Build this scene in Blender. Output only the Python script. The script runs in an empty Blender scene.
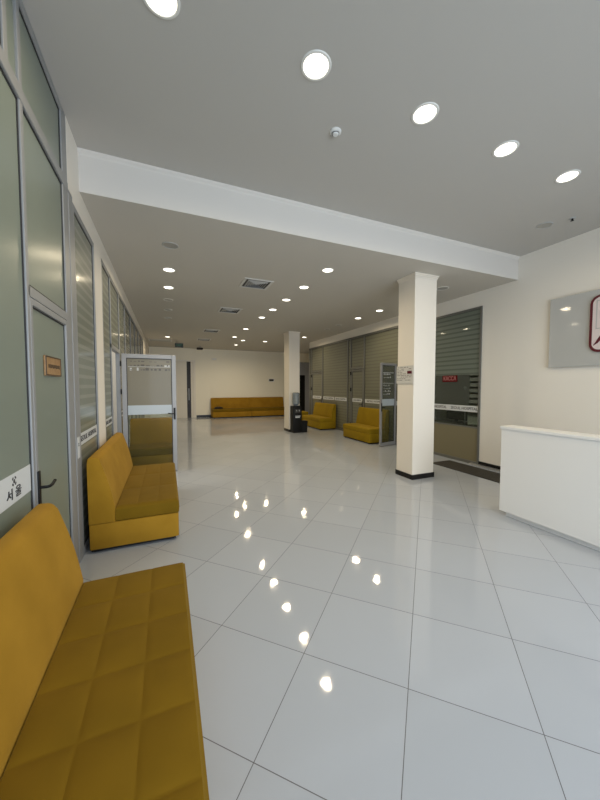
import bpy, bmesh, math, random
from mathutils import Vector, Matrix
random.seed(4)
S = bpy.context.scene
COL = S.collection
PI = math.pi

# ------------------------------------------------------------------ camera, world, daylight, exposure
cam_d = bpy.data.cameras.new('camera'); cam = bpy.data.objects.new('camera', cam_d); COL.objects.link(cam)
cam.location = (0, 0, 1.6243)
cam.rotation_euler = (PI/2 - 0.04475, 0.0, -0.40062)
cam_d.sensor_fit = 'VERTICAL'; cam_d.sensor_height = 24.0; cam_d.lens = 24.0*314.92/800.0
cam_d.clip_start = 0.05; cam_d.clip_end = 100
S.camera = cam

W = bpy.data.worlds.new('world'); S.world = W; W.use_nodes = True
W.node_tree.nodes['Background'].inputs[0].default_value = (0.72, 0.85, 1.0, 1)
W.node_tree.nodes['Background'].inputs[1].default_value = 0.8

def area_light(name, loc, rot, sx, sy, energy, color, spread=PI):
    l = bpy.data.lights.new(name, 'AREA'); l.shape = 'RECTANGLE'; l.size = sx; l.size_y = sy
    l.energy = energy; l.color = color; l.spread = spread
    o = bpy.data.objects.new(name, l); COL.objects.link(o); o.location = loc; o.rotation_euler = rot
    return o
# daylight entering through the glazed street front behind the camera
area_light('street_window_daylight', (2.1, -2.9, 1.6), (PI/2-0.28, 0, 0), 5.6, 2.8, 220, (0.80, 0.90, 1.0), math.radians(140))
# unseen light added over the left side office to brighten its doorway
area_light('side_office_fill', (-2.2, 6.2, 3.3), (0, 0, 0), 1.2, 1.2, 45, (1.0, 0.96, 0.9))
LAMP_POWER = 10.8
LAMP_COLOR = (1.0, 0.84, 0.575)

S.view_settings.view_transform = 'Standard'; S.view_settings.look = 'None'
S.view_settings.gamma = 1.0; S.view_settings.exposure = 0.0
S.view_settings.use_curve_mapping = False
S.cycles.sample_clamp_indirect = 4.0
S.cycles.max_bounces = 10; S.cycles.diffuse_bounces = 5; S.cycles.glossy_bounces = 4
S.cycles.transparent_max_bounces = 12

# ------------------------------------------------------------------ materials
def mat(name, col, rough=0.5, spec=0.5, metal=0.0, **kw):
    m = bpy.data.materials.new(name); m.use_nodes = True
    b = m.node_tree.nodes['Principled BSDF']
    b.inputs['Base Color'].default_value = (*col, 1); b.inputs['Roughness'].default_value = rough
    b.inputs['Metallic'].default_value = metal; b.inputs['Specular IOR Level'].default_value = spec
    for k, v in kw.items(): b.inputs[k.replace('_', ' ')].default_value = v
    return m
def nd(m, t, **kw):
    n = m.node_tree.nodes.new(t)
    for k, v in kw.items(): setattr(n, k, v)
    return n
def lk(m, a, b): m.node_tree.links.new(a, b)
def math_node(m, op, a, b=None, c=None):
    n = nd(m, 'ShaderNodeMath', operation=op)
    for i, v in enumerate((a, b, c)):
        if v is None: continue
        if isinstance(v, (int, float)): n.inputs[i].default_value = v
        else: lk(m, v, n.inputs[i])
    return n.outputs[0]
def noise_bump(m, scale, strength, dist=0.01, detail=3):
    b = m.node_tree.nodes['Principled BSDF']
    g = nd(m, 'ShaderNodeNewGeometry')
    t = nd(m, 'ShaderNodeTexNoise'); t.inputs['Scale'].default_value = scale; t.inputs['Detail'].default_value = detail
    lk(m, g.outputs['Position'], t.inputs['Vector'])
    bu = nd(m, 'ShaderNodeBump'); bu.inputs['Strength'].default_value = strength; bu.inputs['Distance'].default_value = dist
    lk(m, t.outputs['Fac'], bu.inputs['Height']); lk(m, bu.outputs[0], b.inputs['Normal'])
    return t
def colour_noise(m, c1, c2, scale, detail=4, rough_mix=None):
    b = m.node_tree.nodes['Principled BSDF']
    g = nd(m, 'ShaderNodeNewGeometry')
    t = nd(m, 'ShaderNodeTexNoise'); t.inputs['Scale'].default_value = scale; t.inputs['Detail'].default_value = detail
    lk(m, g.outputs['Position'], t.inputs['Vector'])
    r = nd(m, 'ShaderNodeValToRGB')
    r.color_ramp.elements[0].position = 0.35; r.color_ramp.elements[1].position = 0.65
    r.color_ramp.elements[0].color = (*c1, 1); r.color_ramp.elements[1].color = (*c2, 1)
    lk(m, t.outputs['Fac'], r.inputs[0]); lk(m, r.outputs[0], b.inputs['Base Color'])

M = {}
M['wall'] = mat('wall_paint', (0.82, 0.775, 0.70), 0.6, 0.3); noise_bump(M['wall'], 60, 0.05)
M['back_wall'] = mat('cream_wall_paint', (0.90, 0.845, 0.71), 0.6, 0.3); noise_bump(M['back_wall'], 60, 0.05)
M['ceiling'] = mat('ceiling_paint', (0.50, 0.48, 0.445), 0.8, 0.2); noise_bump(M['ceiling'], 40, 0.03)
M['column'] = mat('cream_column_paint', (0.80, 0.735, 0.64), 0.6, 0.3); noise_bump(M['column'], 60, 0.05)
M['ceiling_low'] = mat('lightened_ceiling_paint', (0.56, 0.53, 0.475), 0.8, 0.2); noise_bump(M['ceiling_low'], 40, 0.03)  # same ceiling paint, lightened to put lamp light into its colour
M['beam'] = mat('beam_paint', (0.66, 0.625, 0.58), 0.6, 0.3)
M['alu'] = mat('grey_aluminium', (0.29, 0.295, 0.30), 0.5, 0.45, 0.15)
M['alu_light'] = mat('light_aluminium', (0.34, 0.335, 0.335), 0.45, 0.45, 0.2)
M['gasket'] = mat('rubber_gasket', (0.02, 0.02, 0.022), 0.6)
M['black'] = mat('black_plastic', (0.008, 0.008, 0.008), 0.45, 0.2)
M['skirt'] = mat('black_skirting', (0.010, 0.009, 0.009), 0.35, 0.25)
M['white_gloss'] = mat('white_laminate', (0.80, 0.79, 0.77), 0.3)
M['white'] = mat('white_plastic', (0.78, 0.78, 0.76), 0.4)
M['grey_plastic'] = mat('grey_plastic', (0.42, 0.42, 0.41), 0.5)
M['sticker'] = mat('white_film', (0.62, 0.64, 0.65), 0.4)
M['sticker_grey'] = mat('grey_white_film', (0.50, 0.55, 0.58), 0.4)
M['ink'] = mat('dark_lettering', (0.03, 0.03, 0.035), 0.5)
M['frost_ink'] = mat('pale_etching', (0.55, 0.55, 0.53), 0.5)
M['red'] = mat('red_film', (0.10, 0.004, 0.006), 0.6, 0.08)
M['red_pale'] = mat('pale_red_letters', (0.45, 0.20, 0.18), 0.6, 0.1)
M['dark_red'] = mat('dark_red_rim', (0.10, 0.006, 0.014), 0.3)
M['pink_white'] = mat('pinkish_white_face', (0.66, 0.58, 0.57), 0.4)
M['sign_panel'] = mat('grey_gloss_panel', (0.47, 0.47, 0.455), 0.06, 0.6)
M['paper'] = mat('paper', (0.60, 0.58, 0.54), 0.6)
M['mat'] = mat('doormat', (0.035, 0.03, 0.022), 0.9); noise_bump(M['mat'], 200, 0.5)
M['green'] = mat('exit_green', (0.008, 0.022, 0.014), 0.4)
M['exit_mark'] = mat('exit_mark', (0.05, 0.20, 0.12), 0.4)
M['kraft'] = mat('beige_panel', (0.20, 0.175, 0.105), 0.45)
M['door_cream'] = mat('cream_door', (0.72, 0.67, 0.58), 0.45)
M['dark_glass'] = mat('dark_brown_glass', (0.022, 0.014, 0.010), 0.35, 0.2)
M['blue_grey'] = mat('blue_grey_panel', (0.36, 0.38, 0.43), 0.4)
M['grille_dark'] = mat('vent_dark', (0.05, 0.045, 0.04), 0.7)
M['vent_white'] = mat('vent_frame', (0.62, 0.61, 0.58), 0.5)
M['plaque'] = mat('wooden_plaque', (0.30, 0.165, 0.065), 0.35); colour_noise(M['plaque'], (0.27, 0.14, 0.05), (0.36, 0.21, 0.09), 30)
M['plaque_dark'] = mat('plaque_engraving', (0.055, 0.03, 0.012), 0.5)
M['bottle'] = mat('water_bottle_plastic', (0.30, 0.34, 0.37), 0.12, 0.6, 0, Transmission_Weight=0.35)
M['steel'] = mat('brushed_steel', (0.55, 0.55, 0.55), 0.3, 0.5, 0.8)
M['grey_brown'] = mat('dark_shelf', (0.10, 0.09, 0.075), 0.5)

def velvet(name, c1, c2):
    m = mat(name, c1, 0.8, 0.12, 0, Sheen_Weight=0.12, Sheen_Roughness=0.4)
    m.node_tree.nodes['Principled BSDF'].inputs['Sheen Tint'].default_value = (1.0, 0.75, 0.25, 1)
    colour_noise(m, c1, c2, 3.5, 5); noise_bump(m, 900, 0.12, 0.002)
    return m
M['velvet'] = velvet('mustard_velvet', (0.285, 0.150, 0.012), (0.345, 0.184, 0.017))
M['velvet_shaded_seat'] = velvet('mustard_velvet_shaded_seat', (0.148, 0.083, 0.004), (0.175, 0.098, 0.005))  # same velvet darkened; the seat's dimmer light is put into the colour
M['velvet_bright'] = velvet('yellow_velvet', (0.245, 0.155, 0.006), (0.28, 0.178, 0.007))

# polished tiles laid diagonally
m = mat('polished_floor_tiles', (0.8, 0.8, 0.8), 0.06, 0.5); b = m.node_tree.nodes['Principled BSDF']
g = nd(m, 'ShaderNodeNewGeometry'); sp = nd(m, 'ShaderNodeSeparateXYZ'); lk(m, g.outputs['Position'], sp.inputs[0])
ga = math.radians(-44.9); GX, GY = -0.107, 1.687
px = math_node(m, 'SUBTRACT', sp.outputs[0], GX); py = math_node(m, 'SUBTRACT', sp.outputs[1], GY)
c_, s_ = math.cos(ga), math.sin(ga)
u = math_node(m, 'ADD', math_node(m, 'MULTIPLY', px, c_/0.6), math_node(m, 'MULTIPLY', py, s_/0.6))
v = math_node(m, 'ADD', math_node(m, 'MULTIPLY', px, -s_/0.6), math_node(m, 'MULTIPLY', py, c_/0.6))
def edge(x):
    f = math_node(m, 'FRACT', math_node(m, 'ADD', x, 100.0))
    return math_node(m, 'MINIMUM', f, math_node(m, 'SUBTRACT', 1.0, f))
e = math_node(m, 'MINIMUM', edge(u), edge(v))
gm = math_node(m, 'LESS_THAN', e, 0.0032)
cx = nd(m, 'ShaderNodeCombineXYZ'); lk(m, math_node(m, 'FLOOR', u), cx.inputs[0]); lk(m, math_node(m, 'FLOOR', v), cx.inputs[1])
wn = nd(m, 'ShaderNodeTexWhiteNoise'); lk(m, cx.outputs[0], wn.inputs['Vector'])
tr = nd(m, 'ShaderNodeValToRGB'); tr.color_ramp.elements[0].color = (0.395, 0.42, 0.46, 1); tr.color_ramp.elements[1].color = (0.42, 0.445, 0.488, 1)
lk(m, wn.outputs['Value'], tr.inputs[0])
mx = nd(m, 'ShaderNodeMix', data_type='RGBA'); lk(m, gm, mx.inputs[0]); lk(m, tr.outputs[0], mx.inputs[6]); mx.inputs[7].default_value = (0.10, 0.10, 0.105, 1)
lk(m, mx.outputs[2], b.inputs['Base Color'])
lk(m, math_node(m, 'ADD', math_node(m, 'MULTIPLY', gm, 0.5), 0.05), b.inputs['Roughness'])
# each tile tips very slightly its own way, as laid tiles do, over a faint waviness of the polish
tn = nd(m, 'ShaderNodeVectorMath', operation='SUBTRACT'); lk(m, wn.outputs['Color'], tn.inputs[0]); tn.inputs[1].default_value = (0.5, 0.5, 0.5)
tz = nd(m, 'ShaderNodeVectorMath', operation='MULTIPLY'); lk(m, tn.outputs[0], tz.inputs[0]); tz.inputs[1].default_value = (0.007, 0.007, 0)
ns = nd(m, 'ShaderNodeTexNoise'); ns.inputs['Scale'].default_value = 5.0; lk(m, g.outputs['Position'], ns.inputs['Vector'])
bu = nd(m, 'ShaderNodeBump'); bu.inputs['Strength'].default_value = 0.06; bu.inputs['Distance'].default_value = 0.02; lk(m, ns.outputs['Fac'], bu.inputs['Height'])
an = nd(m, 'ShaderNodeVectorMath', operation='ADD'); lk(m, bu.outputs[0], an.inputs[0]); lk(m, tz.outputs[0], an.inputs[1])
nn = nd(m, 'ShaderNodeVectorMath', operation='NORMALIZE'); lk(m, an.outputs[0], nn.inputs[0]); lk(m, nn.outputs[0], b.inputs['Normal'])
M['floor'] = m

def film_glass(name, col_a, col_b, period, duty, alpha_a, alpha_b, rough=0.08, z_from=0.0, gloss=1.0):
    """glass under a film; bands a/b alternate with height; alpha = how much the film covers"""
    m = bpy.data.materials.new(name); m.use_nodes = True; nt = m.node_tree; nt.nodes.clear()
    out = nd(m, 'ShaderNodeOutputMaterial')
    g = nd(m, 'ShaderNodeNewGeometry'); sp = nd(m, 'ShaderNodeSeparateXYZ'); lk(m, g.outputs['Position'], sp.inputs[0])
    fr = math_node(m, 'FRACT', math_node(m, 'DIVIDE', sp.outputs[2], period))
    st = math_node(m, 'LESS_THAN', fr, duty)
    if z_from > 0:
        st = math_node(m, 'MAXIMUM', math_node(m, 'MULTIPLY', st, math_node(m, 'GREATER_THAN', sp.outputs[2], z_from)), math_node(m, 'LESS_THAN', sp.outputs[2], z_from))
    mc = nd(m, 'ShaderNodeMix', data_type='RGBA'); lk(m, st, mc.inputs[0]); mc.inputs[6].default_value = (*col_b, 1); mc.inputs[7].default_value = (*col_a, 1)
    df = nd(m, 'ShaderNodeBsdfPrincipled'); lk(m, mc.outputs[2], df.inputs['Base Color']); df.inputs['Roughness'].default_value = 0.55
    tp = nd(m, 'ShaderNodeBsdfTransparent'); tp.inputs[0].default_value = (0.82, 0.87, 0.84, 1)
    al = math_node(m, 'ADD', math_node(m, 'MULTIPLY', st, alpha_a-alpha_b), alpha_b)
    m1 = nd(m, 'ShaderNodeMixShader'); lk(m, al, m1.inputs[0]); lk(m, tp.outputs[0], m1.inputs[1]); lk(m, df.outputs[0], m1.inputs[2])
    gl = nd(m, 'ShaderNodeBsdfGlossy'); gl.inputs['Roughness'].default_value = rough
    fn = nd(m, 'ShaderNodeFresnel'); fn.inputs['IOR'].default_value = 1.45
    m2 = nd(m, 'ShaderNodeMixShader'); lk(m, math_node(m, 'MULTIPLY', fn.outputs[0], gloss), m2.inputs[0]); lk(m, m1.outputs[0], m2.inputs[1]); lk(m, gl.outputs[0], m2.inputs[2])
    lk(m, m2.outputs[0], out.inputs[0])
    return m
M['frost'] = film_glass('frosted_green_glass', (0.20, 0.235, 0.195), (0.20, 0.235, 0.195), 1, 1, 0.97, 0.97, 0.28, 0.0, 0.55)
M['zebra'] = film_glass('striped_film_glass', (0.30, 0.325, 0.275), (0.205, 0.23, 0.19), 0.10, 0.36, 0.97, 0.96, 0.14)
M['zebra_dark'] = film_glass('dark_striped_film_glass', (0.175, 0.175, 0.125), (0.14, 0.14, 0.10), 0.10, 0.70, 0.95, 0.92, 0.05, 0.0, 0.75)
M['cash'] = film_glass('cash_window_glass', (0.16, 0.19, 0.155), (0.13, 0.15, 0.125), 0.10, 0.66, 0.88, 0.72, 0.03, 0.0, 0.8)
M['cash_gap'] = film_glass('cash_window_open_stripes', (0.12, 0.135, 0.11), (0.06, 0.07, 0.06), 0.115, 0.60, 0.85, 0.05, 0.03, 0.0, 0.6)
M['cash_clear'] = film_glass('cash_window_light_film', (0.13, 0.14, 0.12), (0.13, 0.14, 0.12), 1, 1, 0.34, 0.34, 0.03, 0.0, 0.6)
M['clear'] = film_glass('clear_window_glass', (0.13, 0.14, 0.12), (0.13, 0.14, 0.12), 1, 1, 0.08, 0.08, 0.03, 0.0, 0.5)
M['alu_dark'] = mat('dark_aluminium', (0.17, 0.17, 0.155), 0.4, 0.4, 0.25)
M['door_glass'] = film_glass('door_glass', (0.28, 0.25, 0.16), (0.245, 0.215, 0.15), 10, 0.110, 0.06, 0.90, 0.10, 0.0, 0.25)
M['door_glass_dark'] = film_glass('dim_door_glass', (0.16, 0.155, 0.12), (0.14, 0.14, 0.11), 10, 0.110, 0.04, 0.55, 0.04, 0.0, 0.4)

def emit(name, col, strength):
    m = bpy.data.materials.new(name); m.use_nodes = True; nt = m.node_tree; nt.nodes.clear()
    o = nd(m, 'ShaderNodeOutputMaterial'); e = nd(m, 'ShaderNodeEmission'); e.inputs[0].default_value = (*col, 1); e.inputs[1].default_value = strength
    lk(m, e.outputs[0], o.inputs[0]); return m
M['lamp'] = emit('lit_downlight_glass', (1.0, 0.93, 0.78), 5.0)
M['lamp_ring'] = mat('white_downlight_ring', (0.75, 0.74, 0.70), 0.45)
M['lamp_off'] = mat('unlit_downlight_glass', (0.36, 0.345, 0.31), 0.5)

# ------------------------------------------------------------------ mesh helpers
def box(bm, x0, x1, y0, y1, z0, z1, bev=0.0, seg=2):
    xs, ys, zs = sorted((x0, x1)), sorted((y0, y1)), sorted((z0, z1))
    vs = [bm.verts.new((x, y, z)) for x in xs for y in ys for z in zs]
    fs = [(0, 1, 3, 2), (4, 6, 7, 5), (0, 4, 5, 1), (2, 3, 7, 6), (0, 2, 6, 4), (1, 5, 7, 3)]
    faces = [bm.faces.new([vs[i] for i in f]) for f in fs]
    if bev > 0:
        ed = list({e for f in faces for e in f.edges})
        bmesh.ops.bevel(bm, geom=ed, offset=bev, segments=seg, profile=0.5, affect='EDGES')
    return bm
def prism(bm, pts, axis, a0, a1, bev=0.0, seg=2):
    """extrude a 2-D outline along an axis: axis 'y' takes (x,z), 'x' takes (y,z), 'z' takes (x,y)"""
    def P(p, a): return {'y': (p[0], a, p[1]), 'x': (a, p[0], p[1]), 'z': (p[0], p[1], a)}[axis]
    v0 = [bm.verts.new(P(p, a0)) for p in pts]; v1 = [bm.verts.new(P(p, a1)) for p in pts]
    n = len(pts)
    c0 = bm.faces.new(v0); c1 = bm.faces.new(v1[::-1])
    fs = [bm.faces.new((v0[i], v1[i], v1[(i+1) % n], v0[(i+1) % n])) for i in range(n)]
    if bev > 0:
        ed = list(c0.edges)+list(c1.edges)
        bmesh.ops.bevel(bm, geom=ed, offset=bev, segments=seg, profile=0.5, affect='EDGES')
    return bm
def lathe(bm, prof, cx=0, cy=0, n=32):
    rings = []
    for r, z in prof:
        if r < 1e-5: rings.append([bm.verts.new((cx, cy, z))])
        else: rings.append([bm.verts.new((cx+r*math.cos(2*PI*i/n), cy+r*math.sin(2*PI*i/n), z)) for i in range(n)])
    for a, b in zip(rings, rings[1:]):
        for i in range(n):
            j = (i+1) % n
            if len(a) == 1 and len(b) == 1: continue
            if len(a) == 1: bm.faces.new((a[0], b[j], b[i]))
            elif len(b) == 1: bm.faces.new((a[i], a[j], b[0]))
            else: bm.faces.new((a[i], a[j], b[j], b[i]))
    return bm
def tube(bm, pts, r, n=10):
    pts = [Vector(p) for p in pts]; rings = []
    for i, p in enumerate(pts):
        d = (pts[min(i+1, len(pts)-1)] - pts[max(i-1, 0)]).normalized()
        a = d.orthogonal().normalized(); b = d.cross(a)
        rings.append([bm.verts.new(p + r*(math.cos(2*PI*k/n)*a + math.sin(2*PI*k/n)*b)) for k in range(n)])
    # keep ring phases aligned
    for q in range(1, len(rings)):
        best = min(range(n), key=lambda s: sum((rings[q][(k+s) % n].co-rings[q-1][k].co).length for k in range(n)))
        rings[q] = rings[q][best:]+rings[q][:best]
    for a, b in zip(rings, rings[1:]):
        for k in range(n): bm.faces.new((a[k], a[(k+1) % n], b[(k+1) % n], b[k]))
    bm.faces.new(rings[0][::-1]); bm.faces.new(rings[-1]); return bm
def obj(name, bm, material, parent=None, smooth=False, loc=None):
    bmesh.ops.recalc_face_normals(bm, faces=bm.faces)
    me = bpy.data.meshes.new(name); bm.to_mesh(me); bm.free()
    me.materials.append(material)
    if smooth:
        for p in me.polygons: p.use_smooth = True
        me.set_sharp_from_angle(angle=math.radians(38))
    o = bpy.data.objects.new(name, me); COL.objects.link(o)
    if parent: o.parent = parent
    if loc: o.location = loc
    return o
def tag(o, label, cat, group=None):
    o['label'] = label; o['category'] = cat
    if group: o['group'] = group
    return o
def thing(name, label, cat, loc=(0, 0, 0), rotz=0.0, group=None):
    o = bpy.data.objects.new(name, None); COL.objects.link(o); o.empty_display_size = 0.1
    o.location = loc; o.rotation_euler = (0, 0, rotz)
    return tag(o, label, cat, group)
def struct(name, bm, material, label=None):
    o = obj(name, bm, material); o['kind'] = 'structure'
    if label: o['label'] = label
    return o
def struct_root(name, loc, rotz=0.0, label=None):
    o = bpy.data.objects.new(name, None); COL.objects.link(o); o.location = loc; o.rotation_euler = (0, 0, rotz)
    o['kind'] = 'structure'
    if label: o['label'] = label
    return o
def B(*a, **k): return box(bmesh.new(), *a, **k)
def text_mesh(name, body, size, origin, right, up, material, parent, depth=0.0015, width=None, squeeze=1.0):
    """lettering as a thin solid mesh; origin = middle of the text, in the parent's frame"""
    cu = bpy.data.curves.new(name, 'FONT'); cu.body = body; cu.size = size; cu.align_x = 'CENTER'; cu.align_y = 'CENTER'
    cu.extrude = depth; cu.resolution_u = 2; cu.offset = size*0.008
    t = bpy.data.objects.new(name, cu); COL.objects.link(t)
    dg = bpy.context.evaluated_depsgraph_get(); dg.update()
    me = bpy.data.meshes.new_from_object(t.evaluated_get(dg))
    bpy.data.objects.remove(t); bpy.data.curves.remove(cu)
    xs = [v.co.x for v in me.vertices]; 
    k = 1.0
    if width and xs: k = width/(max(xs)-min(xs))
    R_ = Vector(right).normalized(); U = Vector(up).normalized(); N = R_.cross(U)
    Mx = Matrix((( R_.x*k, U.x, N.x, origin[0]), (R_.y*k, U.y, N.y, origin[1]), (R_.z*k, U.z, N.z, origin[2]), (0, 0, 0, 1)))
    me.transform(Mx); me.materials.clear(); me.materials.append(material)
    o = bpy.data.objects.new(name, me); COL.objects.link(o); o.parent = parent
    return o

# ------------------------------------------------------------------ room shell
XL, XR, YB, YF, ZL, ZH = -0.755, 5.85, 17.0, -3.0, 3.53, 3.93
BEAM = 3.77
struct('floor', B(-3.7, 9.2, YF-0.2, YB+0.2, -0.12, 0), M['floor'])
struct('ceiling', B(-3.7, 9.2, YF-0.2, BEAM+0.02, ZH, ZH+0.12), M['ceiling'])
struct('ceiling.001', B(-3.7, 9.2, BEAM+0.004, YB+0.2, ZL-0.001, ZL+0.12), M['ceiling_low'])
bm = bmesh.new()
prism(bm, [(BEAM, ZL), (BEAM+0.10, ZL), (BEAM+0.10, ZH), (BEAM-0.03, ZH), (BEAM-0.025, ZH-0.018), (BEAM-0.008, ZH-0.035), (BEAM, ZH-0.05)], 'x', XL-0.1, XR+0.05)
struct('trim_1', bm, M['beam'], 'white beam face where the ceiling steps down')
# left wall: solid pieces round the glazing
bm = bmesh.new()
box(bm, XL-0.14, XL, 3.50, 12.75, 3.29, ZH); box(bm, XL-0.14, XL, 3.355, 3.50, 3.335, ZH)
box(bm, XL-0.14, XL, 4.41, 4.85, 0, 3.29)
box(bm, XL-0.14, XL, 12.75, YB, 0, ZH)
struct('wall_left', bm, M['wall'])
struct('wall_left.001', B(-3.7, -3.55, YF, YB, 0, ZH), M['wall'])     # far wall of the side offices
# right wall
bm = bmesh.new()
box(bm, XR, XR+0.14, YF, 4.44, 0, ZH)
box(bm, XR, XR+0.14, 4.44, 12.75, 3.27, ZH); box(bm, XR, XR+0.14, 4.44, 5.95, 3.225, 3.27)
box(bm, XR, XR+0.14, 5.95, 6.25, 0, 3.27)
struct('wall_right', bm, M['wall'])
bm = bmesh.new()
box(bm, 8.4, 8.55, YF, YB, 0, ZH); box(bm, -3.55, -0.90, 7.42, 7.52, 0, ZL); box(bm, XR+0.14, 8.4, 6.10, 6.22, 0, ZL); box(bm, XR+0.14, 8.4, 3.9, 4.0, 0, ZH); box(bm, XR+0.14, 8.4, 12.75, 12.87, 0, ZL)
struct('wall_right.001', bm, M['wall'])
struct('wall_back', B(-3.7, 9.2, YB, YB+0.15, 0, ZH), M['back_wall'])
bm = bmesh.new()      # street front: low sill, head and piers round wide openings
box(bm, -3.7, XR+0.14, YF-0.15, YF, 0, 0.15); box(bm, -3.7, XR+0.14, YF-0.15, YF, 3.45, ZH)
for x0, x1 in ((-3.7, -0.7), (1.35, 1.5), (3.5, 3.65), (5.7, 5.99)): box(bm, x0, x1, YF-0.15, YF, 0.15, 3.45)
struct('wall_front', bm, M['wall'])
# skirtings
bm = bmesh.new(); box(bm, XR-0.018, XR, 2.2, 4.44, 0.0, 0.09); struct('baseboard_right', bm, M['skirt'])
bm = bmesh.new(); box(bm, 1.40, 6.2, YB-0.02, YB, 0, 0.11); box(bm, -0.2, 0.66, YB-0.02, YB, 0, 0.05); struct('baseboard_back', bm, M['skirt'])
bm = bmesh.new(); box(bm, XR-0.10, XR-0.018, 3.55, 4.60, 0.0, 0.03, 0.006); struct('trim_2', bm, M['steel'], 'metal sill strip at the foot of the cash window')

# columns
def column(name, label, x0, x1, y0, y1):
    t = thing(name, label, 'column', ((x0+x1)/2, (y0+y1)/2, 0))
    hx, hy = (x1-x0)/2, (y1-y0)/2
    obj('shaft', B(-hx, hx, -hy, hy, 0, ZL, 0.006), M['column'], t)
    bm = bmesh.new()
    for k, (e_, z0, z1) in enumerate(((0.006, ZL-0.075, ZL-0.05), (0.014, ZL-0.05, ZL-0.025), (0.026, ZL-0.025, ZL))): box(bm, -hx-e_, hx+e_, -hy-e_, hy+e_, z0, z1, 0.004)
    obj('cornice', bm, M['column'], t)
    obj('skirting', B(-hx-0.012, hx+0.012, -hy-0.012, hy+0.012, 0, 0.085, 0.003), M['skirt'], t)
    t['kind'] = 'structure'
    return t
column('column', 'large square white column with black skirting near the cash window', 3.885, 4.368, 4.20, 4.61)
column('column', 'far square white column with the water dispenser at its foot', 3.965, 4.37, 10.35, 10.85)

# ------------------------------------------------------------------ glazing
def pane(parent, x, y0, y1, z0, z1, material, name='pane'):
    return obj(name, B(x-0.005, x+0.005, y0, y1, z0, z1), material, parent)
def gasket_bm(bm, x, y0, y1, z0, z1, w=0.013, d=0.010):
    for a in ((y0, y0+w, z0, z1), (y1-w, y1, z0, z1), (y0+w, y1-w, z0, z0+w), (y0+w, y1-w, z1-w, z1)): box(bm, x-d, x+d, *a)

# window_1 / door_1 : frosted office front on the near left
w1 = struct_root('window_1', (XL-0.02, 0, 0), label='frosted glass office partition at the near left')
bm = bmesh.new(); F0, F1 = -0.05, 0.02
for y0, y1 in ((-2.95, -2.88), (-0.60, -0.53), (2.385, 2.43), (3.215, 3.35), (3.375, 3.50)): box(bm, F0, F1, y0, y1, 0, ZH-0.05 if y1 < 3.36 else 3.33, 0.004)
box(bm, F0, F1, 2.20, 2.25, 3.36, ZH-0.05, 0.004)
box(bm, F0, F1, -2.95, 3.35, ZH-0.06, ZH, 0.004); box(bm, F0, F1+0.004, -2.95, 3.35, 3.285, 3.37, 0.006); box(bm, F0, F1, -2.95, 2.36, 0, 0.08, 0.004)
box(bm, F0, F1, 2.41, 3.22, 2.17, 2.235, 0.004)
box(bm, F0-0.02, F1-0.006, 3.345, 3.38, 0, 3.33)
obj('frame', bm, M['alu'], w1)
gk = bmesh.new()
for y0, y1, z0, z1 in ((-0.53, 2.385, 0.08, 3.285), (-0.53, 2.20, 3.37, ZH-0.06), (2.25, 3.215, 3.37, ZH-0.06), (2.415, 3.215, 2.235, 3.285), (-2.88, -0.60, 0.08, 3.285), (-2.88, -0.60, 3.37, ZH-0.06)):
    pane(w1, 0, y0, y1, z0, z1, M['frost']); gasket_bm(gk, 0, y0, y1, z0, z1)
obj('gasket', gk, M['gasket'], w1)
sb = obj('sticker_band', B(0.0055, 0.0075, -0.52, 2.383, 0.992, 1.152), M['sticker'], w1)
def logo(parent, o, right, up, r, material):
    """ring of dots round a tilted bar-and-dot mark"""
    bm = bmesh.new(); R_ = Vector(right); U = Vector(up); N = R_.cross(U)
    def disc(cx, cy, rr, sx=1.0, sy=1.0, rot=0):
        vs0 = []; vs1 = []
        for i in range(14):
            a = 2*PI*i/14; qx, qy = rr*sx*math.cos(a), rr*sy*math.sin(a)
            qx, qy = qx*math.cos(rot)-qy*math.sin(rot), qx*math.sin(rot)+qy*math.cos(rot)
            p = Vector(o)+R_*(cx+qx)+U*(cy+qy); vs0.append(bm.verts.new(p)); vs1.append(bm.verts.new(p+N*0.0015))
        bm.faces.new(vs0[::-1]); bm.faces.new(vs1)
        for i in range(14): bm.faces.new((vs0[i], vs0[(i+1) % 14], vs1[(i+1) % 14], vs1[i]))
    disc(0, 0, r*0.42, 1.0, 1.15)
    for k in range(4):
        a = PI/4+k*PI/2; disc(r*0.95*math.cos(a), r*0.95*math.sin(a), r*0.30, 1.3, 0.8, a+PI/2)
    return obj('logo', bm, material, parent)
logo(sb, (0.0076, 2.15, 1.110), (0, 1, 0), (0, 0, 1), 0.024, M['ink'])
text_mesh('lettering', '\uc11c \uc6b8', 0.066, (0.0086, 2.145, 1.043), (0, 1, 0), (0, 0, 1), M['ink'], sb, width=0.175)

def leaf_door(root, w, h, glass, frame_m, rail=0.075, mid=None, t=0.045, low=0.10):
    """door leaf in its own frame: hinge at x=0, leaf towards +x, faces along y"""
    bm = bmesh.new(); ht = t/2
    for a in ((0, rail, 0.012, h), (w-rail, w, 0.012, h), (rail, w-rail, h-rail, h), (rail, w-rail, 0.012, low)): box(bm, a[0], a[1], -ht, ht, a[2], a[3], 0.005)
    obj('frame', bm, frame_m, root)
    obj('pane', B(rail-0.005, w-rail+0.005, -0.004, 0.004, low-0.005, h-rail+0.005), glass, root)
    gk = bmesh.new(); x0, x1, z0, z1 = rail, w-rail, low, h-rail; q = 0.010
    for a in ((x0, x0+q, z0, z1), (x1-q, x1, z0, z1), (x0+q, x1-q, z0, z0+q), (x0+q, x1-q, z1-q, z1)): box(gk, a[0], a[1], -0.008, 0.008, a[2], a[3])
    obj('gasket', gk, M['gasket'], root)
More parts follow.
